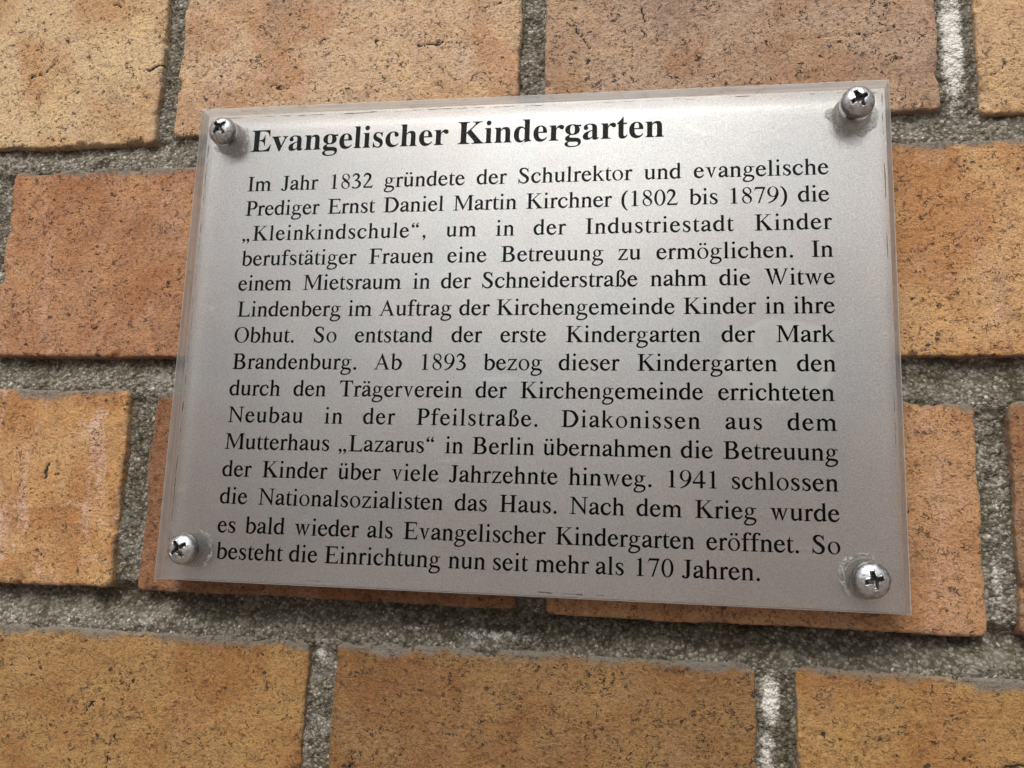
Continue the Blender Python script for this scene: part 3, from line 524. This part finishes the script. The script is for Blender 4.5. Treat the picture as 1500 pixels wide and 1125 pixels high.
# mortar: one rough sheet between and behind the bricks
def mortar_z(X, Y):
    Z = np.full(X.shape, FACE-2.4)
    Z -= (fbm(X/11, Y/11, 901, 2)-.5)*1.6
    allr = sorted(rows)
    for (a0, a1, _), (b0, b1, _) in zip(allr, allr[1:]):       # bed joint between a row and the one above it
        lo, hi = a1-1, b0+.5
        t = (hi-Y)/(hi-lo)                                     # 0 under the upper brick, 1 on the lower one
        rt = {2: 2.9, 1: 4.0, 0: 6.0}.get(round((a1+90)/77), 4.0)
        rec = rt-(rt-.9)*sstep(.05, .85, t+(fbm(X/14, Y/30, 911, 3)-.5)*.5)
        inside = sstep(-.25, .1, t)*sstep(1.25, .95, t)
        Z = Z*(1-inside)+(FACE-rec)*inside
    Z += (fbm(X/5, Y/5, 921, 3)-.5)*1.7+(fbm(X/1.5, Y/1.5, 931, 2)-.5)*1.1
    return Z
BLOBS = [(127, 92, 4.2, 24, 1.0), (-125.4, -38, 1.6, 22, .45), (-125, 96, 3, 20, .1), (71.5, -99, 3.2, 9, .95), (70.5, -113, 3, 8, .75), (-4, -86.3, 22, 2.6, .62), (-100, -88, 60, 2.6, .36), (132.5, -40, 3.5, 22, .5), (131, -66, 2.6, 12, .6),
         (-57, -94, 2.6, 5, .75), (-57.5, -112, 3.2, 14, .5), (120, -88, 14, 4, .25), (115, 63, 14, 3, .4), (-150, 63, 20, 3, .15), (126, -13, 8, 4, .35), (-165, -89, 25, 2.4, .42), (44, -86.5, 16, 1.6, .45), (-30, -85.5, 14, 1.5, .5), (90, -87, 20, 2, .3), (-122, -16, 4, 9, .3)]
def lime_at(X, Y):
    s = np.zeros(X.shape)
    for bx, by, rx, ry, a in BLOBS:
        s = np.maximum(s, a*np.exp(-np.minimum(40, ((X-bx)/rx)**2+((Y-by)/ry)**2)))
    return s
SHADE_SPOTS = [(20, -84, 110, 4.5, 1.), (-120, -83, 70, 3.5, .8), (-150, -8, 60, 3.5, .7), (130, -9, 40, 3.5, .7), (130, 66, 30, 2.5, .5), (-57, -115, 2.5, 40, .6), (75.5, -112, 2.2, 30, .8), (-122, -45, 3, 40, .4), (137, -50, 2, 40, .7), (122, 95, 2, 30, .7), (131.5, 95, 1.8, 30, .6)]  # where shade is painted into the joints: centre, radii, amount
def shade_at(X, Y):
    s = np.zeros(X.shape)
    for bx, by, rx, ry, a in SHADE_SPOTS: s = np.maximum(s, a*np.exp(-np.minimum(40, ((X-bx)/rx)**2+((Y-by)/ry)**2)))
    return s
mb = MB()
gx, gy = np.arange(WIN[0], WIN[1], .42), np.arange(WIN[2], WIN[3], .42)
X, Y = np.meshgrid(gx, gy)
dmin = np.full(X.shape, -99.)
for x0, x1, y0, y1, *_ in bricks:
    dmin = np.maximum(dmin, np.minimum(np.minimum(X-x0, x1-X), np.minimum(Y-y0, y1-Y)))
keep = dmin[:-1, :-1] < 4
mb.grid(X, Y, mortar_z(X, Y), keep, lime=lime_at(X, Y), soot=shade_at(X, Y))  # soot holds the shade painted into the joints
gx, gy = np.arange(-760, 761, 2.6), np.arange(-545, 525, 2.6)
X, Y = np.meshgrid(gx, gy)
inw = (X > WIN[0]+3) & (X < WIN[1]-4) & (Y > WIN[2]+3) & (Y < WIN[3]-4)
mb.grid(X, Y, mortar_z(X, Y)-.6, ~inw[:-1, :-1], lime=lime_at(X, Y), soot=shade_at(X, Y))  # soot holds the shade painted into the joints
mb.add([(-760, -545, -60), (760, -545, -60), (760, 525, -60), (-760, 525, -60)], np.array([[0, 3, 2, 1]]))     # the wall's back
mb.build('mortar', mat_mortar(), wall)

# ---------------------------------------------------------------- the plaque
plaque = empty('information_plaque', (0, -FACE/1000*0, HEIGHT-.074), label='silver info plaque with black German text under clear acrylic, screwed at its corners', category='plaque')
HW, HH, DEP = 105.0, 74.0, 5.0
# clear sheet: front face, and the four sawn edges
mb = MB()
bv = .25
nx = 40
fx, fy = np.linspace(-HW+bv, HW-bv, nx), np.linspace(-HH+bv, HH-bv, nx)
X, Y = np.meshgrid(fx, fy)
mb.grid(X, Y, np.zeros(X.shape))
sheet = mb.build('acrylic_sheet', mat_clear(), plaque)
mb = MB()
P = [(-1, -1), (1, -1), (1, 1), (-1, 1)]
ringv = []
for (hw, hh, z) in ((HW-bv, HH-bv, 0), (HW, HH, -bv), (HW, HH, -DEP+.02)):
    ringv.append([(sx*hw, sy*hh, z) for sx, sy in P])
v = sum(ringv, []); f = []
for r in range(2):
    for i in range(4):
        j = (i+1) % 4; f.append((r*4+i, (r+1)*4+i, (r+1)*4+j, r*4+j))
mb.add(v, np.array(f))
mb.build('sheet_edge', mat_edge(), sheet, smooth=False)
# printed silver film on a thin backing
mb = MB()
gx, gy = np.linspace(-HW+.03, HW-.03, 60), np.linspace(-HH+.03, HH-.03, 44)
X, Y = np.meshgrid(gx, gy)
mb.grid(X, Y, np.full(X.shape, -DEP))
film = mb.build('silver_film', mat_film(), plaque)

LINES = [('Im Jahr 1832 gründete der Schulrektor und evangelische', [-89.5, -78.08, -62.16, -44.15, -14.71, -1.93, 36.14, 50.6], 0.038, 47.85),
 ('Prediger Ernst Daniel Martin Kirchner (1802 bis 1879) die', [-89.43, -61.95, -43.86, -21.64, 0.82, 29.33, 49.33, 60.41, 80.02], -0.019, 39.64),
 ('„Kleinkindschule“, um in der Industriestadt Kinder', [-89.86, -23.51, -8.12, 3.4, 19.01, 67.74], 0.233, 31.29),
 ('berufstätiger Frauen eine Betreuung zu ermöglichen. In', [-89.18, -47.4, -22.75, -6.22, 28.68, 39.87, 83.42], 0.045, 23.08),
 ('einem Mietsraum in der Schneiderstraße nahm die Witwe', [-89.64, -68.19, -33.11, -24.34, -11.81, 38.2, 57.76, 70.32], -0.024, 14.99),
 ('Lindenberg im Auftrag der Kirchengemeinde Kinder in ihre', [-89.14, -53.06, -43.27, -18.3, -7.02, 47.56, 70.37, 78.13], 0.018, 6.6),
 ('Obhut. So entstand der erste Kindergarten der Mark', [-89.5, -63.58, -50.34, -20.28, -5.48, 13.87, 58.29, 73.32], 0.007, -1.65),
 ('Brandenburg. Ab 1893 bezog dieser Kindergarten den', [-89.17, -43.84, -29.69, -10.15, 12.03, 34.62, 78.77], 0.027, -10.02),
 ('durch den Trägerverein der Kirchengemeinde errichteten', [-89.42, -68.67, -54.05, -12.27, 0.98, 57.27], 0.012, -18.29),
 ('Neubau in der Pfeilstraße. Diakonissen aus dem', [-89.06, -58.21, -46.11, -29.66, 13.22, 59.1, 75.9], 0.302, -26.56),
 ('Mutterhaus „Lazarus“ in Berlin übernahmen die Betreuung', [-89.29, -53.22, -20.66, -12.52, 8.19, 46.97, 58.57], 0.02, -34.76),
 ('der Kinder über viele Jahrzehnte hinweg. 1941 schlossen', [-89.36, -76.63, -52.73, -36.4, -18.99, 15.79, 42.88, 60.61], 0.048, -43.05),
 ('die Nationalsozialisten das Haus. Nach dem Krieg wurde', [-89.36, -77.03, -16.99, -3.91, 16.26, 34.85, 50.77, 70.78], 0.029, -51.2),
 ('es bald wieder als Evangelischer Kindergarten eröffnet. So', [-89.23, -80.4, -65.06, -42.71, -31.74, 12.36, 53.87, 81.54], -0.012, -59.76),
 ('besteht die Einrichtung nun seit mehr als 170 Jahren.', [-88.86, -66.06, -55.1, -18.11, -5.31, 6.95, 23.74, 34.32, 47.39], 0.029, -67.49)]
EM = 7.35
inkmat = mat_ink()
def put(mb, pieces, x, y, s, sx=1., z=-DEP+.03, skew=0.):
    for pc in pieces:
        cs = [[(x+p[0]*s*sx, y+p[1]*s, z) for p in c] for c in pc]
        flat = [v for c in cs for v in c]
        if len(cs) == 1 and len(cs[0]) == 4 :
            q = cs[0]; ar = sum(q[i][0]*q[(i+1) % 4][1]-q[(i+1) % 4][0]*q[i][1] for i in range(4))
            mb.add(flat, np.array([[0, 1, 2, 3]] if ar > 0 else [[3, 2, 1, 0]])); continue
        tri = tessellate_polygon([[Vector(v) for v in c] for c in cs])
        if len(tri): mb.add(flat, np.array([t for t in tri]))
SL = .0024                                          # the print sits a hair off level
# heading
mb = MB()
hs = 0.010927
x = -89.6-16*hs; gap = .25
for ch in 'Evangelischer Kindergarten':
    if ch == ' ': x += 250*hs; continue
    a, sp = BOLD[ch]; k = BOLD_ADV[ch]/(a*1.4857)
    pcs = [np.array(c, float).reshape(-1, 2)*1.4857 for c in sp]
    put(mb, [[c] for c in pcs] if ch == 'i' else [pcs], x, 61.05+(x+89)*SL, hs, k)
    x += BOLD_ADV[ch]*hs
o = mb.build('heading', inkmat, film, smooth=False); o['label'] = 'bold black heading reading Evangelischer Kindergarten'
# body text, word by word
mb = MB()
for text, xs, ls, yb in LINES:
    for word, x in zip(text.split(' '), xs):
        for ch in word:
            a, pcs = REG[ch]
            put(mb, pcs, x, yb-.215+(x+89)*SL, EM/1000)
            x += a*EM/1000+ls
o = mb.build('body_text', inkmat, film, smooth=False); o['label'] = 'fifteen justified lines of black serif text'

# dirt caught along the film's border
mb = MB(); rd = random.Random(3)
def smudge(xa, ya, xb, yb, wd, seed):
    n = max(6, int(math.hypot(xb-xa, yb-ya)/.35))
    t = np.linspace(0, 1, n); px, py = xa+(xb-xa)*t, ya+(yb-ya)*t
    wv = wd*np.maximum(.05, (fbm(t*n*.13, 0*t, seed, 3)-.30)*2.6)*np.sin(PI*np.clip(t, .02, .98))**.3
    nx_, ny_ = -(yb-ya), (xb-xa); l = math.hypot(nx_, ny_); nx_, ny_ = nx_/l, ny_/l
    wob = (fbm(t*n*.05, 0*t+5, seed+7, 2)-.5)*.35
    V = np.concatenate([np.stack([px+nx_*(wob+wv/2), py+ny_*(wob+wv/2), 0*t-DEP+.06], 1), np.stack([px+nx_*(wob-wv/2), py+ny_*(wob-wv/2), 0*t-DEP+.06], 1)])
    i = np.arange(n-1)
    mb.add(V, np.stack([i, i+n, i+n+1, i+1], 1))
xx = -103
while xx < 100:
    ln = rd.uniform(5, 26)
    if rd.random() < .9: smudge(xx, 73.1+rd.uniform(-.15, .2), min(xx+ln, 104), 73.1+rd.uniform(-.15, .2), rd.uniform(.10, .26), rd.randrange(999))
    xx += ln+rd.uniform(.5, 6)
yy = -70
while yy < 70:
    ln = rd.uniform(8, 34)
    smudge(-104.2, yy, -104.2, min(yy+ln, 72.5), rd.uniform(.10, .24), rd.randrange(999))
    if rd.random() < .4: smudge(104.1, yy, 104.1, min(yy+ln*.6, 72.5), rd.uniform(.1, .3), rd.randrange(999))
    yy += ln+rd.uniform(0, 3)
for xa, xb in ((7.8, 12.0), (14.6, 20.5), (24.0, 28.9)): smudge(xa, -73.0, xb, -73.15, .55, int(xa*10))
smudge(-60, -72.9, -52, -72.9, .15, 5); smudge(60, -73, 64, -73, .2, 6); smudge(84, 73.2, 89, 73.1, .5, 9); smudge(94, 72.9, 103, 72.6, .8, 12)
o = mb.build('grime', mat_dirt(), film); o['kind'] = 'stuff'

# ---------------------------------------------------------------- the four screws, each in its drilled hole
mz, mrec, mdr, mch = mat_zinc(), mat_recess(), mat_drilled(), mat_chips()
def screw(hx, hy, rot, label, seed, R, lift, chip, tilt, arcs=()):
    n = int(2*R/.075)
    g = np.linspace(-R, R, n); rr = np.linspace(0, 1, 64)**.8*R; th = np.linspace(0, 2*PI, 181)
    TH, RR = np.meshgrid(th, rr)
    x, y = RR*np.cos(TH), RR*np.sin(TH)
    Hh = 3.0
    Z = Hh*np.sqrt(np.maximum(0, 1-(RR/R)**2.5))
    u, v = x*math.cos(rot)+y*math.sin(rot), -x*math.sin(rot)+y*math.cos(rot)
    wear = (fbm(x*1.6+seed*9, y*1.6, seed, 3)-.5)*.5
    def wing(a, b_): return np.maximum(np.abs(b_)-(.68-.08*np.abs(a)), np.abs(a)-2.55-.25*math.sin(seed*3.))
    m = np.minimum(wing(u, v), wing(v, u))
    m = np.minimum(m, np.hypot(u, v)-1.15)+wear*.75
    dep = sstep(.10, -.22, m)*np.interp(RR, [0, 1.2, 2.6], [2.3, 1.9, 1.0])
    burr = np.exp(-((m-.16)/.14)**2)*.16*sstep(.45, .7, fbm(x*1.1, y*1.1+seed, seed+3, 2))
    Zt = Z-dep+burr+(fbm(x*2, y*2, seed+6, 2)-.5)*.05
    zz = Zt+lift
    tx, ty = tilt
    zz = zz+x*tx+y*ty
    ny_, nx_ = x.shape; idx = np.arange(nx_*ny_).reshape(ny_, nx_)
    q = np.stack([idx[:-1, :-1], idx[1:, :-1], idx[1:, 1:], idx[:-1, 1:]], -1)
    inner = (m[:-1, :-1]+m[1:, 1:])/2 < -.06
    Vv = np.stack([x+hx, y+hy, zz], -1).reshape(-1, 3)
    a = MB(); a.add(Vv, q[~inner])
    # under the rim: a short cylinder and the shank, down into the wall
    t2 = np.linspace(0, 2*PI, 49)
    prof = [(R, lift), (R*.985, lift-.35), (1.7, lift-.4), (1.7, FACE-1)]
    T2, K = np.meshgrid(t2, np.arange(4)); pr = np.array(prof)
    x2, y2 = pr[K, 0]*np.cos(T2), pr[K, 0]*np.sin(T2)
    a.grid(x2[:, ::-1]+hx, y2[:, ::-1]+hy, pr[K, 1]+np.where(K < 2, x2*tx+y2*ty, 0)[:, ::-1])
    s = a.build('screw', mz, plaque); s['label'] = label
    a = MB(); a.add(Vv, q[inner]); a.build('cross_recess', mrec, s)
    # frosted wall of the hole in the sheet
    a = MB(); nt_, nk = 72, 14
    T3, K3 = np.meshgrid(np.linspace(0, 2*PI, nt_+1), np.linspace(0, 1, nk))
    r3 = R*(1.0+.14*K3)+(fbm(np.cos(T3)*2+seed*5, np.sin(T3)*2+K3*3, seed+11, 3)-.5)*.5+.35*np.maximum(0, K3-.75)*4*(fbm(np.cos(T3)*2+seed*3, np.sin(T3)*2, seed+17, 2))
    a.grid(hx+r3*np.cos(T3), hy+r3*np.sin(T3), np.minimum(-.02+K3*(-DEP+.1), lift-.45))
    a.build('drilled_hole', mdr, s)
    # chips round the hole on the film side
    a = MB()
    T4, K4 = np.meshgrid(np.linspace(chip[1], chip[2], 60), np.linspace(0, 1, 5))
    ro = R*(.98+.62*fbm(np.cos(T4)*2.2+seed, np.sin(T4)*2.2, seed+21, 3))*chip[0]/6
    r4 = R*.95+K4*np.maximum(.15, (ro-R*.9))
    a.grid((hx+r4*np.cos(T4))[:, ::-1], (hy+r4*np.sin(T4))[:, ::-1], -DEP+.12+.5*np.sin(K4*PI)*vnoise(T4*5, K4*2, seed))
    for r0, r1, a0, a1 in arcs:                     # pale crescents where the drill lifted the sheet
        T5, K5 = np.meshgrid(np.linspace(a0, a1, 50), np.linspace(0, 1, 4))
        taper = np.sin(PI*(T5-a0)/(a1-a0))**.6
        r5 = R*r0+R*(r1-r0)*K5*taper+(fbm(np.cos(T5)*3, np.sin(T5)*3, seed+51, 2)-.5)*.3
        a.grid((hx+r5*np.cos(T5))[:, ::-1], (hy+r5*np.sin(T5))[:, ::-1], -DEP+.2+1.0*K5)
    a.build('chipped_rim', mch, s)
    return s
screw(-96.4, 65.6, .72, 'cross-head screw above the left end of the heading', 1, 4.45, .9, (6.0, -2.8, .7), (.03, .02))
screw(95.7, 66.3, .50, 'cross-head screw in the blank corner right of the heading, standing proudest of the sheet', 2, 4.6, 1.9, (6.6, -3.5, .3), (.0, .04), [(1.12, 1.22, 2.6, 4.2), (1.15, 1.25, 5.6, 6.6)])
screw(-96.3, -65.0, .62, 'cross-head screw left of the last line of text', 3, 4.55, .9, (5.9, -1.3, 1.4), (.02, -.02), [(1.15, 1.24, -.9, .9)])
screw(95.3, -65.6, .25, 'cross-head screw in the blank corner after the last line, with a pale crescent chip', 4, 4.75, .9, (6.4, 1.2, 4.0), (-.02, -.02), [(1.22, 1.34, 1.2, 3.3), (1.06, 1.14, 1.5, 4.0)])
